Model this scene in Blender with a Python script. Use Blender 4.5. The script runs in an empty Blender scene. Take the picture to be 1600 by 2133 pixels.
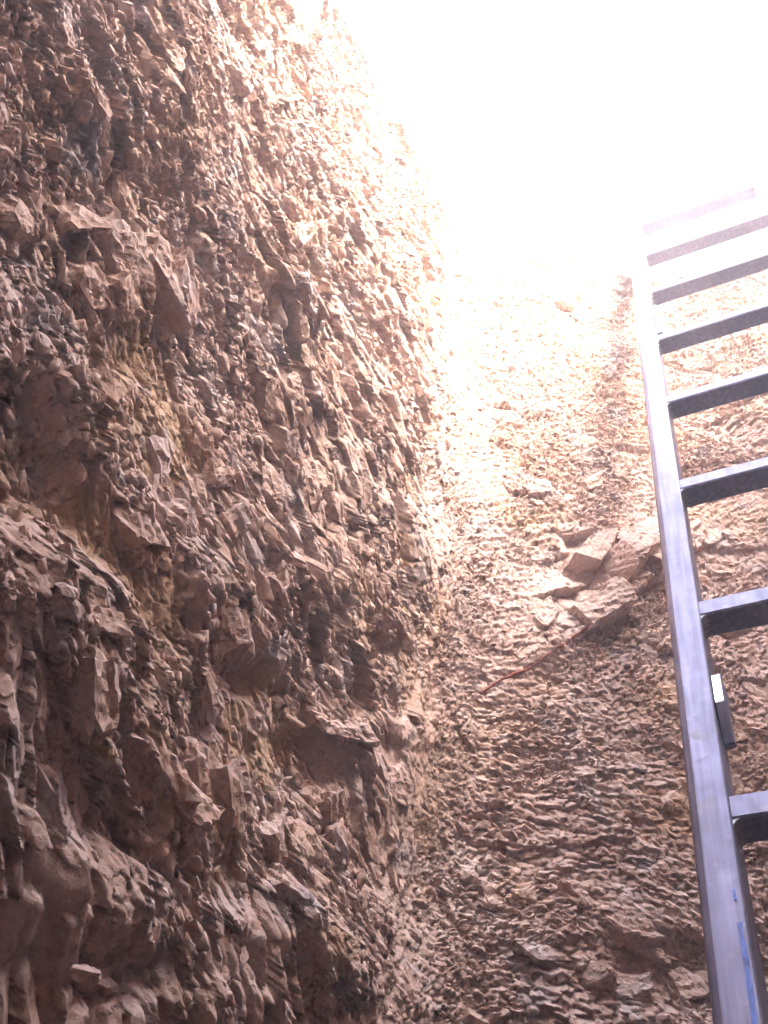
import bpy, bmesh, math, random
import numpy as np
from mathutils import Matrix, Vector

random.seed(7)
S = bpy.context.scene
COL = S.collection

# ------------------------------------------------------------------ camera
cam_d = bpy.data.cameras.new('camera')
cam = bpy.data.objects.new('camera', cam_d)
COL.objects.link(cam)
right = Vector((0.90862152, 0.40795304, 0.08933785))
up = Vector((0.25559355, -0.71240176, 0.65357147))
fwd = Vector((-0.33027091, 0.57101492, 0.75157374))
cam.matrix_world = Matrix(((right.x, up.x, -fwd.x, 0), (right.y, up.y, -fwd.y, 0), (right.z, up.z, -fwd.z, 0), (0, 0, 0, 1)))
cam_d.sensor_fit = 'VERTICAL'
cam_d.sensor_height = 36.0
cam_d.lens = 36.0 * 2120 / 2133
cam_d.clip_start = 0.02
cam_d.clip_end = 500
S.camera = cam

# ------------------------------------------------------------------ sky, sun, exposure
SUN_DIR = Vector((0.78, -0.42, 0.47)).normalized()       # towards the sun
W = bpy.data.worlds.new('World')
S.world = W
W.use_nodes = True
nt = W.node_tree
nt.nodes.clear()
out = nt.nodes.new('ShaderNodeOutputWorld')
bg = nt.nodes.new('ShaderNodeBackground')
sky = nt.nodes.new('ShaderNodeTexSky')
sky.sky_type = 'NISHITA'
sky.sun_disc = False
sky.sun_elevation = math.asin(SUN_DIR.z)
sky.sun_rotation = math.atan2(SUN_DIR.x, SUN_DIR.y)
sky.dust_density = 6.0
sky.air_density = 1.0
hs = nt.nodes.new('ShaderNodeHueSaturation')             # hazy, whitish summer sky
hs.inputs['Saturation'].default_value = 0.95
nt.links.new(sky.outputs[0], hs.inputs['Color'])
nt.links.new(hs.outputs[0], bg.inputs['Color'])
bg.inputs['Strength'].default_value = 0.15
nt.links.new(bg.outputs[0], out.inputs['Surface'])

sun_d = bpy.data.lights.new('sun', 'SUN')
sun_d.energy = 0.5
sun_d.angle = math.radians(40)
sun_d.color = (1.0, 0.955, 0.97)
sun = bpy.data.objects.new('sun', sun_d)
COL.objects.link(sun)
sun.rotation_euler = SUN_DIR.to_track_quat('Z', 'Y').to_euler()
sun.location = (3, -3, 8)

S.view_settings.view_transform = 'Standard'
S.view_settings.look = 'None'
S.view_settings.exposure = 4.68
S.view_settings.gamma = 1.0
S.view_settings.use_curve_mapping = False
S.cycles.use_denoising = True
S.cycles.max_bounces = 8
S.cycles.diffuse_bounces = 6
S.cycles.caustics_reflective = False
S.cycles.sample_clamp_indirect = 8.0


VEIL_DENSITY = .075                                            # density of the added glare veil, per metre


# ------------------------------------------------------------------ helpers
def tag(o, label=None, cat=None, group=None, kind=None):
    if label: o['label'] = label
    if cat: o['category'] = cat
    if group: o['group'] = group
    if kind: o['kind'] = kind
    return o


def link(name, me, mat=None, parent=None):
    o = bpy.data.objects.new(name, me)
    COL.objects.link(o)
    if mat and not me.materials:
        me.materials.append(mat)
    if parent: o.parent = parent
    return o


def mesh_np(name, v, f, smooth=False):
    """mesh from float (n,3) vertices and int (m,k) faces, k constant"""
    me = bpy.data.meshes.new(name)
    n, m, k = len(v), len(f), f.shape[1]
    me.vertices.add(n)
    me.vertices.foreach_set('co', np.ascontiguousarray(v, dtype=np.float32).ravel())
    me.loops.add(m * k)
    me.loops.foreach_set('vertex_index', np.ascontiguousarray(f, dtype=np.int32).ravel())
    me.polygons.add(m)
    me.polygons.foreach_set('loop_start', np.arange(m, dtype=np.int32) * k)
    me.polygons.foreach_set('loop_total', np.full(m, k, dtype=np.int32))
    if smooth:
        me.polygons.foreach_set('use_smooth', np.ones(m, dtype=bool))
    me.update(calc_edges=True)
    return me


# ------------------------------------------------------------------ materials
def node_mat(name):
    m = bpy.data.materials.new(name)
    m.use_nodes = True
    n = m.node_tree
    return m, n, n.nodes['Principled BSDF']


def rock_material(name='sandy_marl_rock', pale=0.0, tint=(.47, .335, .275)):
    m, n, p = node_mat(name)
    L = n.links.new
    geo = n.nodes.new('ShaderNodeNewGeometry')

    def noise(scale, detail=5, rough=.55, vec=None):
        t = n.nodes.new('ShaderNodeTexNoise')
        t.inputs['Scale'].default_value = scale
        t.inputs['Detail'].default_value = detail
        t.inputs['Roughness'].default_value = rough
        L(vec or geo.outputs['Position'], t.inputs['Vector'])
        return t.outputs['Fac']

    def ramp(fac, stops):
        r = n.nodes.new('ShaderNodeValToRGB')
        e = r.color_ramp.elements
        e[0].position, e[0].color = stops[0][0], (*stops[0][1], 1)
        e[1].position, e[1].color = stops[-1][0], (*stops[-1][1], 1)
        for q, c in stops[1:-1]:
            x = e.new(q); x.color = (*c, 1)
        L(fac, r.inputs[0])
        return r.outputs[0]

    def mix(fac, a, b, mode='MIX'):
        x = n.nodes.new('ShaderNodeMix'); x.data_type = 'RGBA'; x.blend_type = mode
        if isinstance(fac, float): x.inputs[0].default_value = fac
        else: L(fac, x.inputs[0])
        L(a, x.inputs[6]); L(b, x.inputs[7])
        return x.outputs[2]

    mid = ramp(noise(9, 4), [(.3, (.415, .270, .212)), (.5, (.465, .322, .264)), (.7, (.495, .368, .314))])
    ochre = ramp(noise(40, 4), [(.3, (.42, .262, .172)), (.7, (.47, .33, .245))])
    sel = ramp(noise(5.5, 5, .65), [(.50, (0, 0, 0)), (.66, (1, 1, 1))])
    c = mix(sel, mid, ochre)
    grey = ramp(noise(60, 3), [(.3, (.38, .295, .27)), (.7, (.46, .375, .35))])
    sel2 = ramp(noise(14, 4, .6), [(.54, (0, 0, 0)), (.66, (1, 1, 1))])
    c = mix(sel2, c, grey)
    if pale:
        pk = n.nodes.new('ShaderNodeRGB'); pk.outputs[0].default_value = (*tint, 1)
        c = mix(pale, c, pk.outputs[0])
    # fine mottling and iron specks
    mot = ramp(noise(220, 4, .7), [(.25, (.74, .72, .70)), (.5, (1, 1, 1)), (.8, (1.12, 1.12, 1.1))])
    c = mix(1.0, c, mot, 'MULTIPLY')
    rust = ramp(noise(26, 6, .7), [(.66, (1, 1, 1)), (.76, (.80, .58, .42))])
    c = mix(1.0, c, rust, 'MULTIPLY')
    # pale dust lying on what faces up
    sx = n.nodes.new('ShaderNodeSeparateXYZ'); L(geo.outputs['True Normal'], sx.inputs[0])
    mr = n.nodes.new('ShaderNodeMapRange'); L(sx.outputs['Z'], mr.inputs['Value'])
    mr.inputs['From Min'].default_value = .25; mr.inputs['From Max'].default_value = .85
    mr.inputs['To Max'].default_value = .55
    dust = n.nodes.new('ShaderNodeRGB'); dust.outputs[0].default_value = (.52, .415, .40, 1)
    c = mix(mr.outputs[0], c, dust.outputs[0])
    L(c, p.inputs['Base Color'])
    p.inputs['Roughness'].default_value = .93
    p.inputs['Specular IOR Level'].default_value = .18
    b1 = n.nodes.new('ShaderNodeBump'); b1.inputs['Strength'].default_value = .7; b1.inputs['Distance'].default_value = .0018
    L(noise(380, 6, .7), b1.inputs['Height'])
    b2 = n.nodes.new('ShaderNodeBump'); b2.inputs['Strength'].default_value = .6; b2.inputs['Distance'].default_value = .007
    vo = n.nodes.new('ShaderNodeTexVoronoi'); vo.inputs['Scale'].default_value = 130; vo.feature = 'F1'
    mp = n.nodes.new('ShaderNodeMapping'); mp.inputs['Scale'].default_value = (1, .55, .75); mp.inputs['Rotation'].default_value = (.7, .2, .1)
    L(geo.outputs['Position'], mp.inputs['Vector']); L(mp.outputs[0], vo.inputs['Vector'])
    vm = n.nodes.new('ShaderNodeMath'); vm.operation = 'MULTIPLY'
    L(vo.outputs['Distance'], vm.inputs[0]); L(noise(45, 4, .6), vm.inputs[1])
    L(vm.outputs[0], b2.inputs['Height'])
    L(b1.outputs[0], b2.inputs['Normal'])
    L(b2.outputs[0], p.inputs['Normal'])
    return m


def steel_material(name, streak=False):
    m, n, p = node_mat(name)
    L = n.links.new
    tc = n.nodes.new('ShaderNodeTexCoord')

    def noise(scale, detail, vec=None):
        t = n.nodes.new('ShaderNodeTexNoise'); t.inputs['Scale'].default_value = scale; t.inputs['Detail'].default_value = detail
        L(vec or tc.outputs['Object'], t.inputs['Vector']); return t.outputs['Fac']

    r = n.nodes.new('ShaderNodeValToRGB')
    e = r.color_ramp.elements
    e[0].position, e[0].color = .3, (.13, .12, .175, 1)
    e[1].position, e[1].color = .7, (.21, .197, .275, 1)
    L(noise(14, 5), r.inputs[0])
    col = r.outputs[0]
    sp = n.nodes.new('ShaderNodeValToRGB')
    e = sp.color_ramp.elements
    e[0].position, e[0].color = .58, (0, 0, 0, 1)
    e[1].position, e[1].color = .70, (.6, .6, .6, 1)
    L(noise(38, 6), sp.inputs[0])
    mx = n.nodes.new('ShaderNodeMix'); mx.data_type = 'RGBA'
    L(sp.outputs[0], mx.inputs[0]); L(col, mx.inputs[6]); mx.inputs[7].default_value = (.16, .135, .12, 1)
    # long rub marks and dried dust, drawn out along the tube
    mp = n.nodes.new('ShaderNodeMapping'); L(tc.outputs['Object'], mp.inputs['Vector'])
    mp.inputs['Scale'].default_value = (150, 150, 9)
    st = n.nodes.new('ShaderNodeValToRGB')
    e = st.color_ramp.elements
    e[0].position, e[0].color = .32, (.62, .60, .60, 1)
    e[1].position, e[1].color = .68, (1.22, 1.22, 1.22, 1)
    L(noise(1.0, 5, mp.outputs[0]), st.inputs[0])
    mu = n.nodes.new('ShaderNodeMix'); mu.data_type = 'RGBA'; mu.blend_type = 'MULTIPLY'; mu.inputs[0].default_value = .8
    L(mx.outputs[2], mu.inputs[6]); L(st.outputs[0], mu.inputs[7])
    dt = n.nodes.new('ShaderNodeValToRGB')
    e = dt.color_ramp.elements
    e[0].position, e[0].color = .58, (0, 0, 0, 1)
    e[1].position, e[1].color = .78, (.5, .5, .5, 1)
    L(noise(75, 8), dt.inputs[0])
    md = n.nodes.new('ShaderNodeMix'); md.data_type = 'RGBA'
    L(dt.outputs[0], md.inputs[0]); L(mu.outputs[2], md.inputs[6]); md.inputs[7].default_value = (.33, .29, .29, 1)
    L(md.outputs[2], p.inputs['Base Color'])
    p.inputs['Metallic'].default_value = .55
    rr = n.nodes.new('ShaderNodeMapRange'); L(noise(90, 5), rr.inputs['Value'])
    rr.inputs['To Min'].default_value = .32; rr.inputs['To Max'].default_value = .66
    L(rr.outputs[0], p.inputs['Roughness'])
    b = n.nodes.new('ShaderNodeBump'); b.inputs['Strength'].default_value = .15; b.inputs['Distance'].default_value = .0005
    L(noise(420, 3), b.inputs['Height']); L(b.outputs[0], p.inputs['Normal'])
    return m


def plain_material(name, color, rough=.9, scale=60., var=.25, metallic=0.):
    m, n, p = node_mat(name)
    L = n.links.new
    geo = n.nodes.new('ShaderNodeNewGeometry')
    t = n.nodes.new('ShaderNodeTexNoise'); t.inputs['Scale'].default_value = scale; t.inputs['Detail'].default_value = 6
    L(geo.outputs['Position'], t.inputs['Vector'])
    r = n.nodes.new('ShaderNodeValToRGB')
    e = r.color_ramp.elements
    e[0].position, e[1].position = .3, .7
    e[0].color = (*[x * (1 - var) for x in color], 1); e[1].color = (*[min(1, x * (1 + var)) for x in color], 1)
    L(t.outputs['Fac'], r.inputs[0]); L(r.outputs[0], p.inputs['Base Color'])
    p.inputs['Roughness'].default_value = rough; p.inputs['Metallic'].default_value = metallic
    b = n.nodes.new('ShaderNodeBump'); b.inputs['Strength'].default_value = .4; b.inputs['Distance'].default_value = .003
    L(t.outputs['Fac'], b.inputs['Height']); L(b.outputs[0], p.inputs['Normal'])
    return m


M_ROCK = rock_material()
M_PALE = rock_material('pale_marl_rock', .5, (.50, .37, .32))
M_OCHRE = rock_material('ochre_stained_rock', .62, (.43, .275, .155))
M_STEEL = steel_material('galvanised_steel')
M_GROUND = plain_material('dry_ground', (.44, .33, .235), scale=3)
M_FLOOR = plain_material('rubble_floor', (.36, .26, .18), scale=25)
M_SEAM = plain_material('red_clay', (.30, .105, .075), scale=90)
M_BLUE = plain_material('blue_marker_paint', (.10, .15, .42), rough=.6, scale=120, var=.35)
M_LIT_FACE = plain_material('lit_face_steel', (.75, .75, .78), rough=.22, scale=80, var=.08, metallic=1.)
M_WELD = plain_material('weld_metal', (.30, .29, .30), rough=.5, scale=200, var=.2, metallic=.7)

# measured relief: (s, z, half length, half width, dip, height, chippiness)
MACRO = [
    (0.696, 0.889, 0.039, 0.031, 15, 0.03, 0.6),
    (0.843, 0.823, 0.059, 0.067, 5, 0.02, 0.5),
    (0.856, 0.726, 0.03, 0.044, -8, -0.03, 0.5),
    (1.03, 1.08, 0.063, 0.04, 39, 0.03, 0.7),
    (0.968, 1.115, 0.045, 0.068, 3, 0.015, 1),
    (1.124, 1.122, 0.042, 0.073, 3, -0.02, 1),
    (0.819, 0.523, 0.056, 0.037, -46, -0.06, 1),
    (0.843, 0.574, 0.07, 0.02, -50, 0.055, 1),
    (0.863, 0.475, 0.029, 0.027, -31, 0.03, 1),
    (0.913, 0.454, 0.053, 0.035, 27, 0.03, 1),
    (0.919, 0.697, 0.093, 0.069, -52, -0.018, 0.22),
    (0.891, 0.525, 0.042, 0.037, -30, -0.015, 0.25),
    (0.956, 0.522, 0.044, 0.04, -38, -0.02, 0.25),
    (1.1, 0.608, 0.115, 0.033, 14, 0.035, 1),
    (1.065, 0.55, 0.025, 0.023, -58, 0.03, 0.6),
    (1.101, 0.563, 0.059, 0.014, 28, -0.05, 0.8),
    (1.16, 0.545, 0.072, 0.08, -33, -0.022, 0.22),
    (1.33, 0.668, 0.204, 0.016, 33, 0.018, 1),
    (1.256, 0.574, 0.034, 0.057, -50, -0.045, 0.7),
    (0.946, 0.405, 0.041, 0.027, -49, 0.022, 0.4),
    (1.019, 0.409, 0.057, 0.022, -34, 0.022, 0.4),
    (0.982, 0.399, 0.037, 0.011, -31, -0.035, 0.6),
    (1.064, 0.402, 0.048, 0.028, -27, 0.022, 0.35),
    (1.114, 0.437, 0.05, 0.039, -33, 0.016, 0.3),
    (1.057, 0.359, 0.062, 0.009, 7, -0.035, 1),
    (1.091, 0.338, 0.132, 0.029, 13, 0.03, 1),
    (0.981, 0.287, 0.061, 0.035, 14, 0.02, 1),
    (1.066, 0.283, 0.048, 0.016, 13, -0.03, 1),
    (1.281, 0.409, 0.112, 0.033, 11, 0.04, 1),
    (1.164, 0.307, 0.091, 0.019, 16, 0.03, 1),
    (1.458, 1.046, 0.089, 0.121, -40, 0.022, 0.9),
    (1.349, 0.8, 0.047, 0.013, 32, -0.04, 1),
    (1.146, 0.881, 0.071, 0.041, -39, 0.012, 0.6),
    (0.861, 1.147, 0.089, 0.092, -1, -0.012, 0.35),
    (0.776, 1.241, 0.085, 0.11, -12, -0.01, 0.35),
    (0.893, 1.318, 0.159, 0.055, 9, 0.012, 0.6),
    (1.471, 0.687, 0.056, 0.045, -39, 0.018, 0.6),
    (1.417, 0.616, 0.059, 0.037, -32, 0.02, 0.6),
    (1.578, 1.187, 0.333, 0.048, -81, 0.02, 0.3),
    (1.716, 1.108, 0.234, 0.065, 49, 0.015, 0.22),
    (1.82, 1.263, 0.115, 0.048, 55, 0.03, 0.3),
    (1.749, 1.005, 0.239, 0.021, 46, -0.015, 1),
    (2.029, 1.353, 0.108, 0.122, 16, 0.02, 0.5),
    (1.849, 0.927, 0.128, 0.074, 9, 0.015, 0.55),
    (1.759, 0.616, 0.049, 0.032, 10, 0.02, 0.5),
    (1.795, 0.546, 0.103, 0.041, 9, -0.04, 0.6),
    (1.612, 0.544, 0.079, 0.015, 21, 0.015, 1),
    (1.757, 1.947, 0.207, 0.056, 23, -0.02, 1),
    (1.763, 1.645, 0.308, 0.033, 48, -0.012, 1),
    (1.75, 1.791, 0.366, 0.044, 46, 0.015, 1),
]
BLOCKS = [
    (0.696, 0.889, 0.031, 0.026, 15, 0.035),
    (0.812, 0.813, 0.031, 0.041, -10, 0.04),
    (0.854, 0.834, 0.045, 0.038, -1, 0.045),
    (0.893, 0.872, 0.036, 0.031, 0, 0.035),
    (0.754, 0.776, 0.017, 0.024, -29, 0.03),
    (0.784, 0.808, 0.014, 0.026, -28, 0.025),
    (0.647, 0.933, 0.016, 0.036, 22, 0.03),
    (0.738, 1.095, 0.018, 0.031, 16, 0.02),
    (0.736, 1.12, 0.014, 0.027, 4, 0.02),
    (0.827, 0.761, 0.024, 0.025, -12, 0.03),
    (0.794, 0.729, 0.023, 0.023, -19, 0.03),
    (0.723, 0.705, 0.023, 0.02, 10, 0.03),
    (0.85, 1.694, 0.031, 0.089, 20, 0.03),
    (0.797, 1.303, 0.026, 0.044, 9, 0.02),
    (1.041, 1.273, 0.022, 0.062, -23, 0.02),
    (1.015, 1.244, 0.015, 0.039, -24, 0.02),
    (1.039, 1.093, 0.052, 0.025, 43, 0.03),
    (1.066, 0.943, 0.025, 0.041, -39, 0.025),
    (0.851, 0.654, 0.015, 0.017, -11, 0.02),
    (0.861, 0.591, 0.013, 0.012, -38, 0.02),
    (0.931, 0.664, 0.024, 0.013, -51, 0.018),
    (0.937, 0.685, 0.018, 0.011, -57, 0.02),
    (0.968, 0.724, 0.014, 0.017, -49, 0.02),
    (0.916, 0.561, 0.024, 0.022, -21, 0.03),
    (0.963, 0.606, 0.02, 0.018, -29, 0.025),
    (0.937, 0.545, 0.017, 0.016, -30, 0.03),
    (1.003, 0.715, 0.025, 0.013, 41, 0.025),
    (1.035, 0.681, 0.02, 0.022, -49, 0.025),
    (1.054, 0.557, 0.027, 0.02, -63, 0.035),
    (1.06, 0.51, 0.029, 0.021, -33, 0.03),
    (1.146, 0.881, 0.038, 0.027, -42, 0.02),
    (1.103, 0.807, 0.034, 0.022, -5, 0.02),
    (0.936, 0.402, 0.031, 0.019, -52, 0.035),
    (0.916, 0.41, 0.019, 0.014, -46, 0.03),
    (1.015, 0.406, 0.045, 0.015, -34, 0.04),
    (0.995, 0.392, 0.027, 0.011, -31, 0.03),
    (1.066, 0.391, 0.033, 0.021, -24, 0.04),
    (1.12, 0.441, 0.037, 0.03, -33, 0.03),
    (1.067, 0.432, 0.028, 0.013, -30, 0.03),
    (1.21, 0.46, 0.028, 0.018, -21, 0.03),
    (1.245, 0.489, 0.025, 0.021, -29, 0.03),
    (1.296, 0.546, 0.013, 0.021, -50, 0.025),
    (1.336, 0.646, 0.025, 0.031, -51, 0.03),
    (1.423, 0.65, 0.029, 0.031, -47, 0.025),
    (1.281, 0.409, 0.041, 0.015, 5, 0.035),
    (1.224, 0.423, 0.025, 0.014, -3, 0.03),
    (1.311, 0.373, 0.031, 0.012, 3, 0.03),
    (1.057, 0.269, 0.032, 0.01, 9, 0.035),
    (1.017, 0.257, 0.016, 0.006, 5, 0.03),
    (1.317, 0.512, 0.024, 0.019, -28, 0.03),
    (1.281, 0.632, 0.048, 0.01, 29, 0.03),
    (1.086, 0.601, 0.031, 0.015, 14, 0.03),
    (0.915, 0.451, 0.025, 0.011, 27, 0.03),
    (0.879, 0.429, 0.018, 0.011, 18, 0.03),
    (1.108, 0.683, 0.016, 0.02, -28, 0.02),
    (1.817, 1.233, 0.099, 0.032, 53, 0.05),
    (1.746, 1.207, 0.051, 0.023, 55, 0.04),
    (1.751, 1.087, 0.066, 0.028, 47, 0.05),
    (1.86, 1.223, 0.064, 0.028, 47, 0.045),
    (1.797, 1.153, 0.054, 0.019, 48, 0.03),
    (1.657, 1.035, 0.041, 0.018, 48, 0.02),
    (1.634, 0.961, 0.033, 0.014, 43, 0.02),
    (2.04, 1.326, 0.029, 0.028, 16, 0.025),
    (1.991, 1.266, 0.028, 0.027, 16, 0.02),
    (2.085, 1.403, 0.03, 0.035, 23, 0.02),
    (1.906, 0.947, 0.026, 0.024, 19, 0.02),
    (1.852, 0.954, 0.028, 0.022, 9, 0.02),
    (1.871, 0.869, 0.042, 0.019, -17, 0.03),
    (1.787, 0.834, 0.022, 0.02, 8, 0.02),
    (1.853, 0.787, 0.043, 0.019, 7, 0.025),
    (1.699, 0.783, 0.023, 0.013, 27, 0.02),
    (1.744, 0.583, 0.035, 0.022, 12, 0.03),
    (1.678, 0.601, 0.022, 0.017, 10, 0.025),
    (1.618, 0.596, 0.018, 0.014, 10, 0.022),
    (1.582, 0.587, 0.018, 0.017, 10, 0.022),
    (1.789, 0.661, 0.019, 0.01, 1, 0.02),
    (1.552, 0.608, 0.018, 0.015, 11, 0.022),
    (1.785, 0.565, 0.031, 0.008, 7, 0.02),
    (1.646, 0.531, 0.038, 0.009, 26, 0.02),
    (1.75, 0.519, 0.034, 0.018, 11, 0.025),
    (1.825, 0.542, 0.028, 0.019, 9, 0.025),
    (1.698, 0.522, 0.024, 0.016, 9, 0.022),
    (1.655, 1.331, 0.025, 0.027, -1, 0.02),
    (1.758, 1.395, 0.033, 0.015, 44, 0.018),
    (1.739, 2.06, 0.028, 0.047, 2, 0.02),
    (1.722, 1.904, 0.026, 0.037, 1, 0.02),
    (1.821, 2.031, 0.052, 0.03, 44, 0.02),
    (2.005, 0.982, 0.023, 0.022, -8, 0.02),
    (1.989, 0.932, 0.026, 0.017, -8, 0.02),
    (1.94, 0.876, 0.023, 0.012, 8, 0.02),
]

# ------------------------------------------------------------------ the pit: plan of its sides
# s runs along the side at rock level: the long side (x about -0.45), the inner corner at s = 1.5, the far side, then the two sides behind the camera
PLAN = [(-.47, -.75), (-.45, .95), (-.10, 1.29), (.82, 1.40), (.86, -.75)]


def fillet_path(pts, rad, step=.004):
    n = len(pts)
    out_ = []
    for i in range(n):
        p0, p1, p2 = (np.array(pts[(i + k - 1) % n]) for k in range(3))
        d0 = (p1 - p0) / np.linalg.norm(p1 - p0); d1 = (p2 - p1) / np.linalg.norm(p2 - p1)
        turn = math.acos(max(-1, min(1, d0 @ d1)))
        tl = rad * math.tan(turn / 2)
        a, b = p1 - d0 * tl, p1 + d1 * tl
        m = max(4, int(turn / .08))
        for k in range(m + 1):                     # quadratic Bezier corner
            t = k / m
            out_.append((1 - t) ** 2 * a + 2 * t * (1 - t) * p1 + t * t * b)
    # rotate so that the path starts on the long side behind the camera
    return np.array(out_)


_ring = fillet_path(PLAN, .20)
# arc-length from the point on the long side at y = -.55 + fillet, made nominal: s = y + .55 on the long side
_closed = np.vstack([_ring, _ring[:1]])
_seg = np.linalg.norm(np.diff(_closed, axis=0), axis=1)
_arc = np.concatenate([[0], np.cumsum(_seg)])
TOTAL = _arc[-1]
k0 = int(np.argmin(np.abs(_ring[:, 1] + .45) + 10 * (_ring[:, 0] > -.3)))
S0 = _arc[k0] - (_ring[k0, 1] + .55)               # offset so that s = y + .55


def plan_xy(s):
    a = np.mod(s + S0, TOTAL)
    return np.stack([np.interp(a, _arc, _closed[:, 0]), np.interp(a, _arc, _closed[:, 1])], -1)


def plan_normal(s):
    d = plan_xy(s + .035) - plan_xy(s - .035)
    d /= np.linalg.norm(d, axis=-1, keepdims=True)
    return np.stack([d[..., 1], -d[..., 0]], -1)    # into the pit


# ------------------------------------------------------------------ rock relief
def h01(i, j, seed):
    x = (i.astype(np.int64) * 73856093) ^ (j.astype(np.int64) * 19349663) ^ np.int64(seed * 83492791)
    x = x & 0xffffffff
    x = ((x ^ (x >> 16)) * 0x45d9f3b) & 0xffffffff
    x = ((x ^ (x >> 16)) * 0x45d9f3b) & 0xffffffff
    x = x ^ (x >> 16)
    return ((x & 0xffffff).astype(np.float32)) / np.float32(0xffffff)


def vnoise(a, b, seed):
    ia, ib = np.floor(a), np.floor(b)
    fa, fb = (a - ia).astype(np.float32), (b - ib).astype(np.float32)
    ua, ub = fa * fa * (3 - 2 * fa), fb * fb * (3 - 2 * fb)
    ia, ib = ia.astype(np.int32), ib.astype(np.int32)
    v00, v10, v01, v11 = h01(ia, ib, seed), h01(ia + 1, ib, seed), h01(ia, ib + 1, seed), h01(ia + 1, ib + 1, seed)
    return (v00 * (1 - ua) + v10 * ua) * (1 - ub) + (v01 * (1 - ua) + v11 * ua) * ub - .5


def fbm(a, b, seed, octaves=4, gain=.5):
    t, g = 0, 1.
    for k in range(octaves):
        t = t + g * vnoise(a * 2 ** k + 17.3 * k, b * 2 ** k + 9.1 * k, seed + k)
        g *= gain
    return t


def facets(a, b, seed, tilt=1.0):
    """broken rock: every cell of a jittered lattice is a tilted plane with a height of its own. Returns height, gap to the next cell, cell id"""
    ia, ib = np.floor(a).astype(np.int32), np.floor(b).astype(np.int32)
    f1 = np.full(a.shape, 9., np.float32); f2 = f1.copy()
    hh = np.zeros(a.shape, np.float32); cid = np.zeros(a.shape, np.float32)
    for da in (-1, 0, 1):
        for db in (-1, 0, 1):
            ca, cb = ia + da, ib + db
            qa = (a - ca - .5 - .86 * (h01(ca, cb, seed) - .5)).astype(np.float32)
            qb = (b - cb - .5 - .86 * (h01(ca, cb, seed + 1) - .5)).astype(np.float32)
            d = np.maximum(np.abs(qa), np.abs(qb)) * .8 + np.sqrt(qa * qa + qb * qb) * .2
            near = d < f1
            f2 = np.where(near, f1, np.minimum(f2, d))
            f1 = np.where(near, d, f1)
            v = (h01(ca, cb, seed + 2) - .5) + tilt * (qa * (h01(ca, cb, seed + 3) - .5) * 1.6 + qb * (h01(ca, cb, seed + 4) - .62) * 1.6)
            hh = np.where(near, v, hh)
            cid = np.where(near, h01(ca, cb, seed + 5), cid)
    return hh, f2 - f1, cid


def sstep(x, a, b):
    t = np.clip((x - a) / (b - a), 0, 1)
    return t * t * (3 - 2 * t)


def bedding(s, z):
    """coordinates along and across the dipping beds; the two sides of the inner corner are cut through them differently"""
    far = s > 1.485 + .03 * fbm(s * 14, z * 14, 92, 3)
    rise = sstep(z, .62, 1.1)
    slope = np.where(far, (.04 + .60 * rise) * (1 - .4 * sstep(z, 1.5, 1.9)), -1.45 + .75 * sstep(z, .70, 1.35))
    th = np.arctan(slope)
    ds, dz = s - np.where(far, 1.78, 1.02), z - .9
    wob = .018 * fbm(s * 5, z * 5, 91, 3)
    return ds * np.cos(th) + dz * np.sin(th) + wob, -ds * np.sin(th) + dz * np.cos(th) + wob + np.where(far, 7.3, 0)


def macro(s, z):
    h = np.zeros(s.shape, np.float32); chip = np.ones(s.shape, np.float32)
    ws = s + .012 * fbm(s * 22, z * 22, 5, 3); wz = z + .012 * fbm(s * 22, z * 22, 55, 3)
    for (cs, cz, la, lb, th, hh, ca) in MACRO:
        c, d = math.cos(math.radians(th)), math.sin(math.radians(th))
        a = ((ws - cs) * c + (wz - cz) * d) / la; b = (-(ws - cs) * d + (wz - cz) * c) / lb
        r = (np.abs(a) ** 3 + np.abs(b) ** 3) ** (1 / 3)
        m = 1 - sstep(r, .40, 1.45)
        h += .42 * hh * m
        chip = chip * (1 - m) + ca * m
    h += .034 * fbm(s * 2.3, z * 2.3, 31, 2) + .018 * fbm(s * 7, z * 7, 33, 2)
    return h, chip


SEAM = [(1.563, .867), (1.605, .908), (1.648, .949), (1.690, .996), (1.728, 1.044), (1.772, 1.092), (1.817, 1.140), (1.862, 1.195), (1.908, 1.250), (1.962, 1.308)]


def along_seam(s):
    return 1.549 + (s - 1.563) * .807


def pale_bed(s, z):
    """0..1: the paler, blockier bed above the clay parting and the clean joint face in the inner corner"""
    w = .008 * fbm(s * 45, z * 45, 505, 3)
    up_ = z - np.interp(s, [p[0] for p in SEAM], [p[1] for p in SEAM]) + w
    so = along_seam(s)
    top = .27 - .22 * sstep(so, 1.60, 1.84)
    m1 = sstep(so + w, 1.485, 1.505) * (1 - sstep(so, 1.90, 1.93)) * sstep(up_, -.002, .004) * (1 - sstep(up_, top, top + .03))
    c_ = 1.425 + .03 * sstep(z, .9, 1.4)
    m2 = (1 - sstep(np.abs(s - c_ + 2 * w), .022, .034)) * sstep(z, .88, .93) * (1 - sstep(z, 1.38, 1.46))
    return np.maximum(m1, m2)


def crumbly(s, z):
    return sstep(fbm(s * 9, z * 9, 81, 4, .6), -.20, .22)


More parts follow.
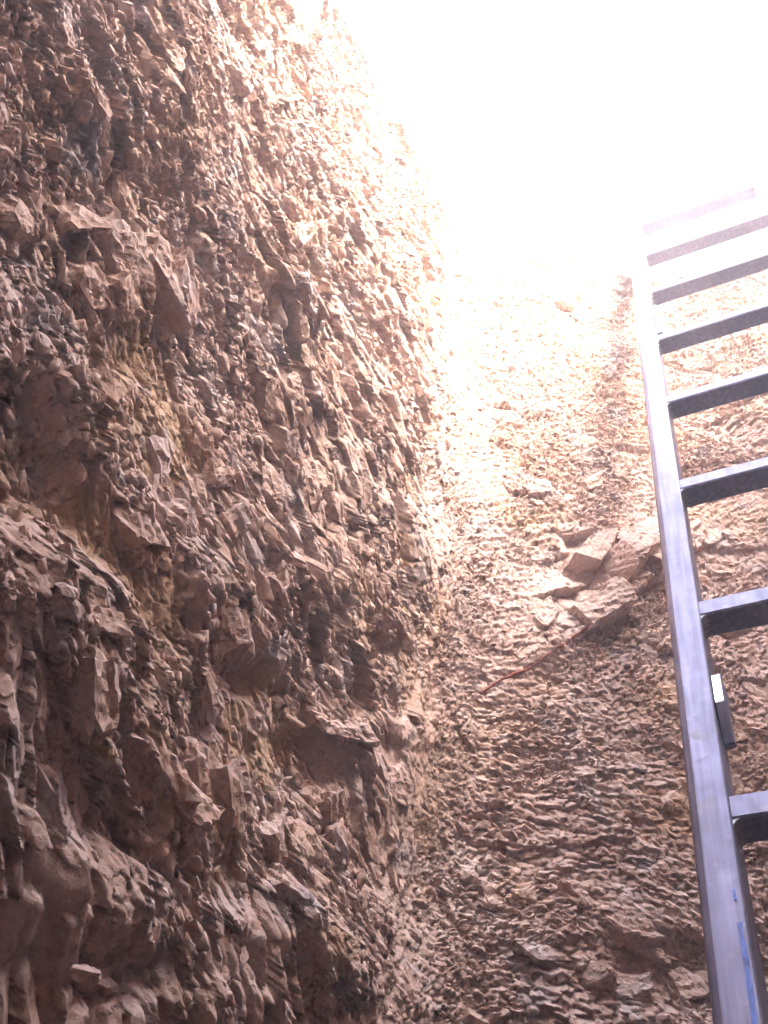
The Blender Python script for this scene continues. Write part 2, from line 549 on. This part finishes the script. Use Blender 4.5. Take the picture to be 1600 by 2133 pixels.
def relief(s, z):
    """displacement into the pit (metres)"""
    h, chip = macro(s, z)
    hm = h.copy()
    pale = pale_bed(s, z)
    chip = chip * (1 - .8 * pale * sstep(along_seam(s), 1.60, 1.69))
    chip = chip * (1 - .5 * np.exp(-((s - 1.46) / .09) ** 2))
    a, b = bedding(s, z)
    back = sstep(s, 1.40, 1.56)
    wa = a + .006 * fbm(s * 30, z * 30, 71, 3); wb = b + .0038 * fbm(s * 30, z * 30, 72, 3)
    wa = wa * (1 + 1.1 * back); wb = wb * (1 + .05 * back)
    kk = 1 - .45 * back                           # smaller pieces on the far side
    blocky = pale * sstep(along_seam(s), 1.60, 1.69)
    q = 1 / (.72 - .10 * back)
    f0, g0, _ = facets(wa / .120, wb / .052, 11, 1.3)
    f1, g1, c1 = facets(wa * q / .052, wb * q / .0165, 21, 1.7)
    f2, g2, c2 = facets(wa * q / .027 + 3.3, wb * q / .0092, 41, 1.5)
    f3, g3, c3 = facets(wa / .0105 + 1.7, wb / .0044, 61)
    crumb = crumbly(s, z)                                      # clean fracture faces here, crumbly there
    h += chip * kk * (.0125 * f0 + .0074 * f1 * (1.25 - .5 * crumb))
    h += chip ** .5 * .0058 * f2 * (.22 + .9 * crumb) * (1 - .15 * back)
    h += .0040 * f3 * (.15 + .9 * crumb) * (.35 + .65 * chip)
    # ribs and grooves running with the beds on the long side
    rib = np.abs(vnoise(wa / .16, wb / .022, 151)) + .5 * np.abs(vnoise(wa / .07 + 5, wb / .010, 152))
    h += (1 - back) * .013 * (.30 - rib)
    fp, gp, _ = facets(a / .075 + .4, b / .055 + .3, 131, 1.3)
    h += blocky * (.020 * fp - .006 * np.exp(-(gp / .05) ** 2))
    fq_, gq_, _ = facets(a / .026 + .4, b / .020 + .3, 141, 1.3)
    h += blocky * .006 * fq_
    # open joints
    h -= chip ** .5 * (0.0040 * np.exp(-(g1 / .07) ** 2) + .0020 * (.3 + .7 * crumb) * np.exp(-(g2 / .09) ** 2))
    # the bed above the clay parting stands proud of the one below it
    up_ = z - np.interp(s, [p[0] for p in SEAM], [p[1] for p in SEAM]) + .006 * fbm(s * 40, z * 40, 505, 3)
    span = sstep(along_seam(s), 1.54, 1.66) * (1 - sstep(along_seam(s), 1.90, 2.05))
    h += .008 * span * sstep(up_, -.004, .006) * (1 - sstep(up_, .02, .20))
    # laminae where the face is a clean bedding split
    lam = vnoise(a * 14, b * 210, 101) + .6 * vnoise(a * 30, b * 420, 102)
    h += .0034 * lam * (1.25 - .6 * chip - .45 * crumb * (chip > .5)) * (1 - .85 * blocky)
    h += .0007 * fbm(s * 240, z * 240, 111, 3, .6)
    return h.astype(np.float32), chip, hm


def rim_z(s):
    return 2.14 + .12 * sstep(s, 1.48, 1.88) - .12 * sstep(s, 2.7, 3.4)


def wall_point(s, z, h, hm):
    """point on the pit side: upright below the rim, rolling over into the ground above it"""
    rim = rim_z(s)
    over = np.clip(z - rim, 0, None)
    zz = np.where(over > 0, rim + .05 * np.sin(np.clip(over / .08, 0, math.pi / 2)), z)
    backoff = np.where(over > 0, .05 * (1 - np.cos(np.clip(over / .08, 0, math.pi / 2))) + np.clip(over - .126, 0, None), 0)
    fade = 1 - .8 * sstep(over, .02, .16)
    # on the long side the slabs lean along their beds, free ends hanging
    lean_k = .62 * (1 - sstep(s, 1.38, 1.50)) * sstep(s, .3, .5) * fade * (h - hm)
    sl = -1.45 + .75 * sstep(z, .70, 1.35)
    q_ = 1 / np.sqrt(1 + sl * sl)
    s = s + lean_k * q_
    dz_ = lean_k * sl * q_
    n = plan_normal(s)
    lean = .012 - .05 * (1 - sstep(s, 1.05, 1.42)) * sstep(z, 1.2, 2.0)
    xy = plan_xy(s) + n * (h * fade - backoff + lean)[..., None]
    zz = zz + dz_ - .15 * h * fade + .5 * np.where(over > .04, (h * .6), 0)      # pieces droop a little: small overhangs
    return np.concatenate([xy, zz[..., None]], -1)


def axis(*spans):
    o = []
    for a, b, d in spans:
        o.append(np.arange(a, b - d * .5, d))
    o.append([spans[-1][1]])
    return np.concatenate(o)


def wall_sheet(name, s_ax, z_ax):
    s, z = np.meshgrid(s_ax, z_ax)
    h, _, hm = relief(s, z)
    P = wall_point(s, z, h, hm).reshape(-1, 3)
    ns, nz = len(s_ax), len(z_ax)
    i = np.arange(ns * nz).reshape(nz, ns)
    f = np.stack([i[:-1, 1:], i[:-1, :-1], i[1:, :-1], i[1:, 1:]], -1).reshape(-1, 4)
    me = mesh_np(name, P, f, smooth=False)
    me.materials.append(M_ROCK); me.materials.append(M_PALE); me.materials.append(M_OCHRE)
    mi = (pale_bed(s, z) > .5).astype(np.int32)
    _, chip = macro(s, z)
    stain = (chip + .35 * fbm(s * 35, z * 35, 701, 4) + .5 * sstep(z, .95, 1.15) < .42) & (s < 1.40) & (mi == 0)
    mi[stain] = 2
    me.polygons.foreach_set('material_index', mi[:-1, :-1].ravel())
    return me


END = TOTAL
z_fine = axis((-1.30, .10, .04), (.10, .30, .0030), (.30, .95, .0018), (.95, 2.36, .0024), (2.36, 2.60, .014))
me = wall_sheet('rock_wall', axis((-.1, .50, .03), (.50, 1.06, .00165), (1.06, 1.505, .0019)), z_fine)
long_wall = link('rock_wall', me, M_ROCK)
tag(long_wall, 'long brown rock side of the pit, jagged dipping slabs, dark at lower left', 'rock wall', kind='structure')
me = wall_sheet('rock_wall', axis((1.505, 2.32, .0023), (2.32, 2.44, .01)), z_fine)
far_wall = link('rock_wall', me, M_ROCK)
tag(far_wall, 'pale far rock side of the pit behind the ladder, thin flaky chips', 'rock wall', kind='structure')
z_rough = axis((-1.30, 2.60, .02))
me = wall_sheet('rock_wall', axis((2.44, END - .1, .02)), z_rough)
near_wall = link('rock_wall', me, M_ROCK)
tag(near_wall, 'rough rock sides of the pit behind and beside the camera', 'rock wall', kind='structure')


# ------------------------------------------------------------------ loose-looking pieces set in the faces
def hull(points):
    bm = bmesh.new()
    for p in points: bm.verts.new(p)
    r = bmesh.ops.convex_hull(bm, input=bm.verts)
    bmesh.ops.delete(bm, geom=[g for g in r['geom_interior'] if isinstance(g, bmesh.types.BMVert)], context='VERTS')
    bmesh.ops.triangulate(bm, faces=bm.faces)
    return bm


def chunk_points(rng, n):
    """angular slab in the unit box: a skewed box with broken corners; x long, y across, z out of the wall"""
    sh = [rng.uniform(-.35, .35) for _ in range(4)]
    pts = []
    for x in (-1, 1):
        for y in (-1, 1):
            for z in (-1, 1):
                t = rng.uniform(.62, 1.0) if z > 0 else 1
                px, py, pz = x * t + rng.uniform(-.16, .16), y * t + rng.uniform(-.16, .16), z + rng.uniform(-.3, .12) * (z > 0)
                if rng.random() < .45 and z > 0:          # broken corner
                    q = rng.uniform(.25, .7)
                    pts.append((px - x * q, py, pz)); pts.append((px, py - y * q * .8, pz)); pts.append((px, py, pz - .5 * q))
                else:
                    pts.append((px, py, pz))
    return [(x + sh[0] * y + sh[1] * z, y + sh[2] * .5 * z, z + sh[3] * x * .8) for x, y, z in pts]


def plain_chunk(seed):
    rng = random.Random(seed)
    bm = hull(chunk_points(rng, 18))
    me = bpy.data.meshes.new('rock'); bm.to_mesh(me); bm.free()
    me.materials.append(M_ROCK)
    return me


def detailed_block(seed, la, lb, lc, cuts=4):
    """a larger block, its faces split along the laminae and chipped"""
    rng = random.Random(seed)
    bm = hull([(x * la, y * lb, z * lc) for x, y, z in chunk_points(rng, 18)])
    bmesh.ops.triangulate(bm, faces=bm.faces)
    target = .0034
    for _ in range(cuts):
        es = [e for e in bm.edges if e.calc_length() > target * 1.7]
        if not es or len(bm.faces) > 3200: break
        bmesh.ops.subdivide_edges(bm, edges=es, cuts=1)
        bmesh.ops.triangulate(bm, faces=bm.faces)
    bm.normal_update()
    co = np.array([v.co[:] for v in bm.verts]); no = np.array([v.normal[:] for v in bm.verts])
    o = seed * 1.37
    # use the two coordinates that vary most on each face
    u = co[:, 0] + .35 * co[:, 2]; v = co[:, 1] + .8 * co[:, 2]
    f, g, _ = facets(u / .034 + o, v / .010 + o, 200 + seed)
    f2, g2, _ = facets(u / .009 + o, v / .0048 + o, 300 + seed)
    d = .0036 * f + .0016 * f2 + .0009 * fbm(u * 180, v * 180, 900 + seed, 3) + .0022 * vnoise(u * 20, v * 260, 400 + seed)
    co = co + no * d[:, None]
    for vtx, c in zip(bm.verts, co): vtx.co = c
    me = bpy.data.meshes.new('rock'); bm.to_mesh(me); bm.free()
    me.materials.append(M_ROCK)
    return me


def frame_at(s, z, th):
    """bed direction, across, out of the wall"""
    n2 = plan_normal(np.array([s]))[0]
    n = Vector((n2[0], n2[1], 0)); t = Vector((-n2[1], n2[0], 0))
    a = t * math.cos(th) + Vector((0, 0, math.sin(th)))
    a.normalize()
    b = n.cross(a)
    return a, b, n


def smooth_base(s, z):
    h, _ = macro(np.array([s], dtype=float), np.array([z], dtype=float))
    return wall_point(np.array([s], dtype=float), np.array([z], dtype=float), h, h)[0]


def place(o, s, z, th, out_by, rng, sx=1, sy=1, sz=1, wob=.25):
    a, b, n = frame_at(s, z, th)
    p = Vector(smooth_base(s, z)) + n * out_by
    R = Matrix((a, b, n)).transposed()
    tw = Matrix.Rotation(rng.uniform(-wob, wob), 3, 'X') @ Matrix.Rotation(rng.uniform(-wob, wob), 3, 'Y') @ Matrix.Rotation(rng.uniform(-wob, wob), 3, 'Z')
    m = (R @ tw @ Matrix.Diagonal((sx, sy, sz))).to_4x4()
    m.translation = p
    o.matrix_world = m
    return o


rng = random.Random(3)
n_rocks = {id(long_wall): 0, id(far_wall): 0}


def wall_of(s): return long_wall if s < 1.505 else far_wall


for i, (s, z, la, lb, th, outb) in enumerate(BLOCKS):
    w = wall_of(s)
    chunky = s > 1.64 and pale_bed(np.array([s]), np.array([z]))[0] > .3
    lc = max(outb, .95 * lb) if chunky else max(outb * .8, .55 * lb)
    o = link('rock', detailed_block(i + 1, la * .9, lb * .9, lc), None, w)
    place(o, s, z, math.radians(th), -lc * (.25 if chunky else .52), rng, wob=.20)
    if pale_bed(np.array([s]), np.array([z]))[0] > .3:
        o.data.materials[0] = M_PALE
    n_rocks[id(w)] += 1

CHUNKS = [plain_chunk(100 + k) for k in range(28)]


def local_angle(s, z):
    e = .004
    S_, Z_ = np.array([s, s + e, s]), np.array([z, z, z + e])
    _, b = bedding(S_, Z_)
    gs, gz = b[1] - b[0], b[2] - b[0]
    return math.atan2(-gs, gz)


def scatter_spot(w):
    while True:
        if w is long_wall:
            s = rng.uniform(.55, 1.50); z = rng.uniform(.30, 2.06)
            y = s - .55
            # what the camera sees of the long side lies between two rising lines
            if z > .55 + 3.1 * y + .45 or z < .30: continue
        else:
            s = rng.uniform(1.505, 2.32); z = rng.uniform(.42, 2.24)
            if s - 1.5 > .47 + .19 * (z - .53): continue
        return s, z


for w in (long_wall, far_wall):
    while n_rocks[id(w)] < 300:
        s, z = scatter_spot(w)
        _, ch = macro(np.array([s]), np.array([z]))
        ch = ch * (1 - .9 * pale_bed(np.array([s]), np.array([z])))
        if ch[0] < .55 and rng.random() < .93: continue
        k = rng.uniform(.006, .0135) * (1 if w is long_wall else .85)
        if w is long_wall: k *= min(1, .55 + .6 * (s - .55))
        o = link('rock', rng.choice(CHUNKS), None, w)
        place(o, s, z, local_angle(s, z) + rng.uniform(-.35, .35), rng.uniform(-.011, .002), rng,
              k, k * rng.uniform(.22, .48), k * rng.uniform(.35, .65), wob=.28)
        n_rocks[id(w)] += 1


def fragments(w, count, kmin, kmax):
    """the countless smaller flakes of a face, one joined mesh"""
    tv = []; tf = []
    for me in CHUNKS:
        v = np.empty(len(me.vertices) * 3, np.float32); me.vertices.foreach_get('co', v)
        f = np.empty(len(me.polygons) * 3, np.int32); me.polygons.foreach_get('vertices', f)
        tv.append(v.reshape(-1, 3)); tf.append(f.reshape(-1, 3))
    sp = np.array([scatter_spot(w) for _ in range(count)])
    s, z = sp[:, 0], sp[:, 1]
    h, chip, hm = relief(s, z)
    r = np.random.default_rng(5 if w is long_wall else 6)
    keep = r.random(count) < np.clip(chip * 1.1 - .05, .08, 1) * np.clip(1.3 * crumbly(s, z), .12, 1)
    s, z, h, hm = s[keep], z[keep], h[keep], hm[keep]
    P = wall_point(s, z, h, hm)
    n2 = plan_normal(s); n = np.concatenate([n2, np.zeros((len(s), 1))], 1)
    t = np.stack([-n2[:, 1], n2[:, 0], np.zeros(len(s))], 1)
    e = .004
    _, b0 = bedding(s, z); _, b1 = bedding(s + e, z); _, b2 = bedding(s, z + e)
    th = np.arctan2(-(b1 - b0), b2 - b0) + r.normal(0, .22 if w is long_wall else .45, len(s))
    a = t * np.cos(th)[:, None] + np.array([0, 0, 1.]) * np.sin(th)[:, None]
    a += n * r.normal(0, .22, len(s))[:, None]; a /= np.linalg.norm(a, axis=1, keepdims=True)
    n = n + r.normal(0, .2, (len(s), 3)); n -= a * (n * a).sum(1, keepdims=True); n /= np.linalg.norm(n, axis=1, keepdims=True)
    b = np.cross(n, a)
    k = kmin + (kmax - kmin) * r.random(len(s)) ** 2.2
    ky = k * r.uniform(.18, .45, len(s)); kz = k * r.uniform(.35, .8, len(s))
    V = []; F = []; base = 0
    for i in range(len(s)):
        q = i % len(tv)
        c = tv[q]
        V.append(P[i] + c[:, :1] * k[i] * a[i] + c[:, 1:2] * ky[i] * b[i] + c[:, 2:] * kz[i] * n[i])
        F.append(tf[q] + base); base += len(c)
    o = link('rock_fragments', mesh_np('rock_fragments', np.concatenate(V), np.concatenate(F)), M_ROCK, w)
    tag(o, kind='stuff')
    return o


fragments(long_wall, 18000, .0016, .0070)
fragments(far_wall, 22000, .0016, .0060)

# the thin red clay parting under the pale blocks of the far side
sv, sf = [], []
ss = np.linspace(0, len(SEAM) - 1, 150)
S_ = np.interp(ss, range(len(SEAM)), [p[0] for p in SEAM]) + .003 * fbm(ss * 1.5, ss * 0, 501, 3)
Z_ = np.interp(ss, range(len(SEAM)), [p[1] for p in SEAM]) + .008 * fbm(ss * 1.2, ss * 0, 502, 3)
wd = .0016 + .0026 * np.clip(fbm(ss * 3, ss * 0, 503, 3) + .2, 0, 1)
prof = [(-1, -.9), (-.6, .25), (0, .6), (.6, .25), (1, -.9)]
rings = []
for (o_, q_) in prof:
    hh, _, _ = relief(S_, Z_)
    hm, _ = macro(S_, Z_)
    P = wall_point(S_, Z_ + o_ * wd, np.maximum(hh, hm * .5 + hh * .5), hm)
    n2 = plan_normal(S_)
    P[:, :2] += n2 * (q_ * .0036 + .0012)
    rings.append(P)
R_ = np.stack(rings, 1); m_ = len(ss); kq = len(prof)
idx = np.arange(m_ * kq).reshape(m_, kq)
fq = np.stack([idx[:-1, :-1], idx[1:, :-1], idx[1:, 1:], idx[:-1, 1:]], -1).reshape(-1, 4)
seam = link('clay_seam', mesh_np('clay_seam', R_.reshape(-1, 3), fq), M_SEAM, far_wall)
tag(seam, 'thin dark red clay line rising to the right under the pale blocks')

# ------------------------------------------------------------------ ground round the pit and the pit floor
a_ = np.linspace(0, TOTAL, 161)[:-1]
inner = plan_xy(a_) - plan_normal(a_) * .20
c0 = np.array([.1, .35])
vs = []; rings_r = [0, .3, .8, 2, 5, 10, 18]
for q, rr in enumerate(rings_r):
    d = inner - c0; u = d / np.linalg.norm(d, axis=1, keepdims=True)
    xy = inner + u * rr
    zz = rim_z(np.mod(a_ - S0, TOTAL)) + .046 - (.02 if q == 0 else 0) + (.04 * np.sin(xy[:, 0] * 1.3) * np.cos(xy[:, 1] * 1.1) if q > 1 else 0)
    vs.append(np.concatenate([xy, zz[:, None]], 1))
V = np.concatenate(vs); n_ = len(a_)
idx = np.arange(len(V)).reshape(len(rings_r), n_)
nx = np.roll(idx, -1, axis=1)
f = np.stack([idx[:-1], nx[:-1], nx[1:], idx[1:]], -1).reshape(-1, 4)
g = link('ground', mesh_np('ground', V, f[:, ::-1], True), M_GROUND)
tag(g, 'dry bare ground round the top of the pit', 'ground', kind='structure')
xs = np.linspace(-.62, .86, 60); ys = np.linspace(-.7, 1.45, 80)
X_, Y_ = np.meshgrid(xs, ys)
fz = -1.2 + .05 * fbm(X_ * 6, Y_ * 6, 601, 4)
idx = np.arange(X_.size).reshape(X_.shape)
f = np.stack([idx[:-1, :-1], idx[:-1, 1:], idx[1:, 1:], idx[1:, :-1]], -1).reshape(-1, 4)
fl = link('pit_floor', mesh_np('pit_floor', np.stack([X_, Y_, fz], -1).reshape(-1, 3), f, True), M_FLOOR)
tag(fl, 'rubbly floor at the bottom of the pit', 'pit floor', kind='structure')

# ------------------------------------------------------------------ ladder
# ladder frame: x along the rungs, y out of its back, z up along the rails; origin at the lowest visible rung
LO = Vector((-0.0819, 0.7805, 0.4957))
LX, LZ = Vector((1, 0, 0)), Vector((0, .22495, .97437))
LY = LZ.cross(LX)                                   # away from the climber
LM = Matrix((LX, LY, LZ)).transposed().to_4x4()
LM.translation = LO
GAP, WIDTH = .30, .2964
ladder = bpy.data.objects.new('ladder', None)
COL.objects.link(ladder)
K_LOW, K_TOP = -6, 9
ladder.matrix_world = LM @ Matrix.Translation((WIDTH / 2, 0, -1.70))
tag(ladder, 'grey galvanised steel ladder leaning on the far rim of the pit', 'ladder')
BASE = -1.70


def to_l(v): return (v[0] - WIDTH / 2, v[1], v[2] - BASE)


def prism(profile, z0, z1, bevel=0):
    bm = bmesh.new()
    a = [bm.verts.new(to_l((x, y, z0))) for x, y in profile]
    b = [bm.verts.new(to_l((x, y, z1))) for x, y in profile]
    n = len(profile)
    for i in range(n):
        bm.faces.new((a[i], a[(i + 1) % n], b[(i + 1) % n], b[i]))
    bm.faces.new(a[::-1]); bm.faces.new(b)
    bmesh.ops.recalc_face_normals(bm, faces=bm.faces)
    return bm


def arc(cx, cy, r, a0, a1, n=4):
    return [(cx + r * math.cos(math.radians(a0 + (a1 - a0) * i / n)), cy + r * math.sin(math.radians(a0 + (a1 - a0) * i / n))) for i in range(n + 1)]


def part(name, bm, mat, smooth=False, lab=None):
    me = bpy.data.meshes.new(name); bm.to_mesh(me); bm.free()
    if smooth:
        for p in me.polygons: p.use_smooth = True
    o = link(name, me, mat, ladder)
    if lab: o['label'] = lab
    return o


RW, RD = .0345, .050
def rail_profile(x_in, side):
    """tube with rounded outer front corner; side -1: body lies towards -x of x_in"""
    q = []
    q += arc(RW - .0085, .0085, .0085, -90, 0, 3)[::-1] if False else []
    pts = [(.0015, 0), (RW - .0095, 0)] + arc(RW - .0095, .0095, .0095, -80, -10, 2) + [(RW, .0095), (RW, RD - .004), (RW - .004, RD), (.004, RD), (0, RD - .004), (0, .0015)]
    return [(x_in + side * x, y) for x, y in pts]


z_top = 8.72 * GAP
part('rail', prism(rail_profile(0, -1), BASE, z_top), M_STEEL)
part('rail', prism(rail_profile(WIDTH, 1), BASE, z_top), M_STEEL)
RH, RT = .0275, .034                                # rung face height, depth
first = None
for k in range(-5, 9):
    if first is None:
        pr = []
        y0, y1, h, c = .0022, RT, RH, .0022
        pr = [(y0 + c, 0), (y1 - c, 0), (y1, c), (y1, h - c), (y1 - c, h), (y0 + c, h), (y0, h - c), (y0, c)]
        bm = bmesh.new()
        A = [bm.verts.new((-WIDTH / 2 + .0005, y, z)) for y, z in pr]
        B = [bm.verts.new((WIDTH / 2 - .0005, y, z)) for y, z in pr]
        for i in range(8): bm.faces.new((A[i], A[(i + 1) % 8], B[(i + 1) % 8], B[i]))
        bm.faces.new(A[::-1]); bm.faces.new(B)
        bmesh.ops.recalc_face_normals(bm, faces=bm.faces)
        me = bpy.data.meshes.new('rung'); bm.to_mesh(me); bm.free()
        me.materials.append(M_STEEL)
        # weld beads, shared mesh: a lumpy fillet below the rung end
        bw = bmesh.new()
        n = 14
        ringsw = []
        for i in range(n + 1):
            y = y0 + .001 + (y1 - y0 - .003) * i / n
            r = .0042 + .0011 * math.sin(i * 2.1) + random.uniform(-.0006, .0006)
            ringsw.append([bw.verts.new((x * r, y, -zz * r)) for x, zz in ((0, 1.5), (.35, .9), (.75, .35), (1.5, 0), (0, -.02))])
        for i in range(n):
            for j in range(5):
                bw.faces.new((ringsw[i][j], ringsw[i + 1][j], ringsw[i + 1][(j + 1) % 5], ringsw[i][(j + 1) % 5]))
        bw.faces.new(ringsw[0][::-1]); bw.faces.new(ringsw[-1])
        bmesh.ops.recalc_face_normals(bw, faces=bw.faces)
        weld = bpy.data.meshes.new('weld_bead'); bw.to_mesh(weld); bw.free(); weld.materials.append(M_WELD)
        first = me
    o = link('rung', first, None, ladder)
    o.location = (0, 0, k * GAP - BASE)
    for sgn in (-1, 1):
        w_ = link('weld_bead', weld, None, o)
        w_.location = (sgn * (WIDTH / 2 - .0003), 0, -.0002)
        if sgn > 0: w_.rotation_euler = (0, 0, 0); w_.scale = (-1, 1, 1)


def bracket(z0, z1):
    """small steel tab welded to the inner face of the rail, its lower half cut back"""
    L_ = z1 - z0
    prof = [(.026, 0), (.004, L_ * .46), (.004, L_ * .97), (.007, L_), (.036, L_), (.036, .004)]          # (y, z)
    bm = bmesh.new()
    A = [bm.verts.new(to_l((.0003, y, z0 + z))) for y, z in prof]
    B = [bm.verts.new(to_l((.0105, y, z0 + z))) for y, z in prof]
    n = len(prof)
    for i in range(n): bm.faces.new((A[i], A[(i + 1) % n], B[(i + 1) % n], B[i]))
    bm.faces.new(A[::-1]); bm.faces.new(B)
    bmesh.ops.recalc_face_normals(bm, faces=bm.faces)
    bmesh.ops.bevel(bm, geom=list(bm.edges), offset=.0012, segments=1, affect='EDGES')
    bm.normal_update()
    for f in bm.faces: f.material_index = 1 if f.normal.y < -.93 else 0  # bright front, darker cut: reflected sky and shade put into the metal colour
    o = part('bracket', bm, M_STEEL)
    o.data.materials.append(M_LIT_FACE)
    return o


bracket(.39 * GAP, .66 * GAP)
bracket(4.35 * GAP, 4.72 * GAP)

# blue marker streak down the face of the left rail
bm = bmesh.new()
n = 60
prev = None
rg = random.Random(9)
for i in range(n + 1):
    t = i / n
    z = -.075 - t * .62
    cx = -.0085 + .0035 * math.sin(t * 7.5 + .6) - .001 * t
    wv = .0015 + .0017 * min(1, t * 3) + rg.uniform(-.0007, .0005)
    if i < 3: wv = .0012
    cur = [bm.verts.new(to_l((cx - wv, -.0006, z))), bm.verts.new(to_l((cx + wv, -.0006, z)))]
    if prev and not (2 <= i <= 3): bm.faces.new((prev[0], prev[1], cur[1], cur[0]))
    prev = cur
part('paint_streak', bm, M_BLUE)

# ------------------------------------------------------------------ scattering volume added to imitate glare and lift the shadows
bm = bmesh.new()
bmesh.ops.create_cube(bm, size=1.0)
me = bpy.data.meshes.new('glare_veil'); bm.to_mesh(me); bm.free()
hm = bpy.data.materials.new('veil_scatter'); hm.use_nodes = True
hn = hm.node_tree; hn.nodes.clear()
ho = hn.nodes.new('ShaderNodeOutputMaterial'); hv = hn.nodes.new('ShaderNodeVolumePrincipled')
hv.inputs['Color'].default_value = (.93, .90, .92, 1)
hv.inputs['Density'].default_value = VEIL_DENSITY
hv.inputs['Anisotropy'].default_value = .35
hn.links.new(hv.outputs[0], ho.inputs['Volume'])
hz = link('glare_veil', me, hm)
hz.scale = (44, 44, 6.2)
hz.location = (.1, .35, .8)
tag(hz, 'thin pale veil added over the pit to imitate glare', 'glare_veil', kind='stuff')
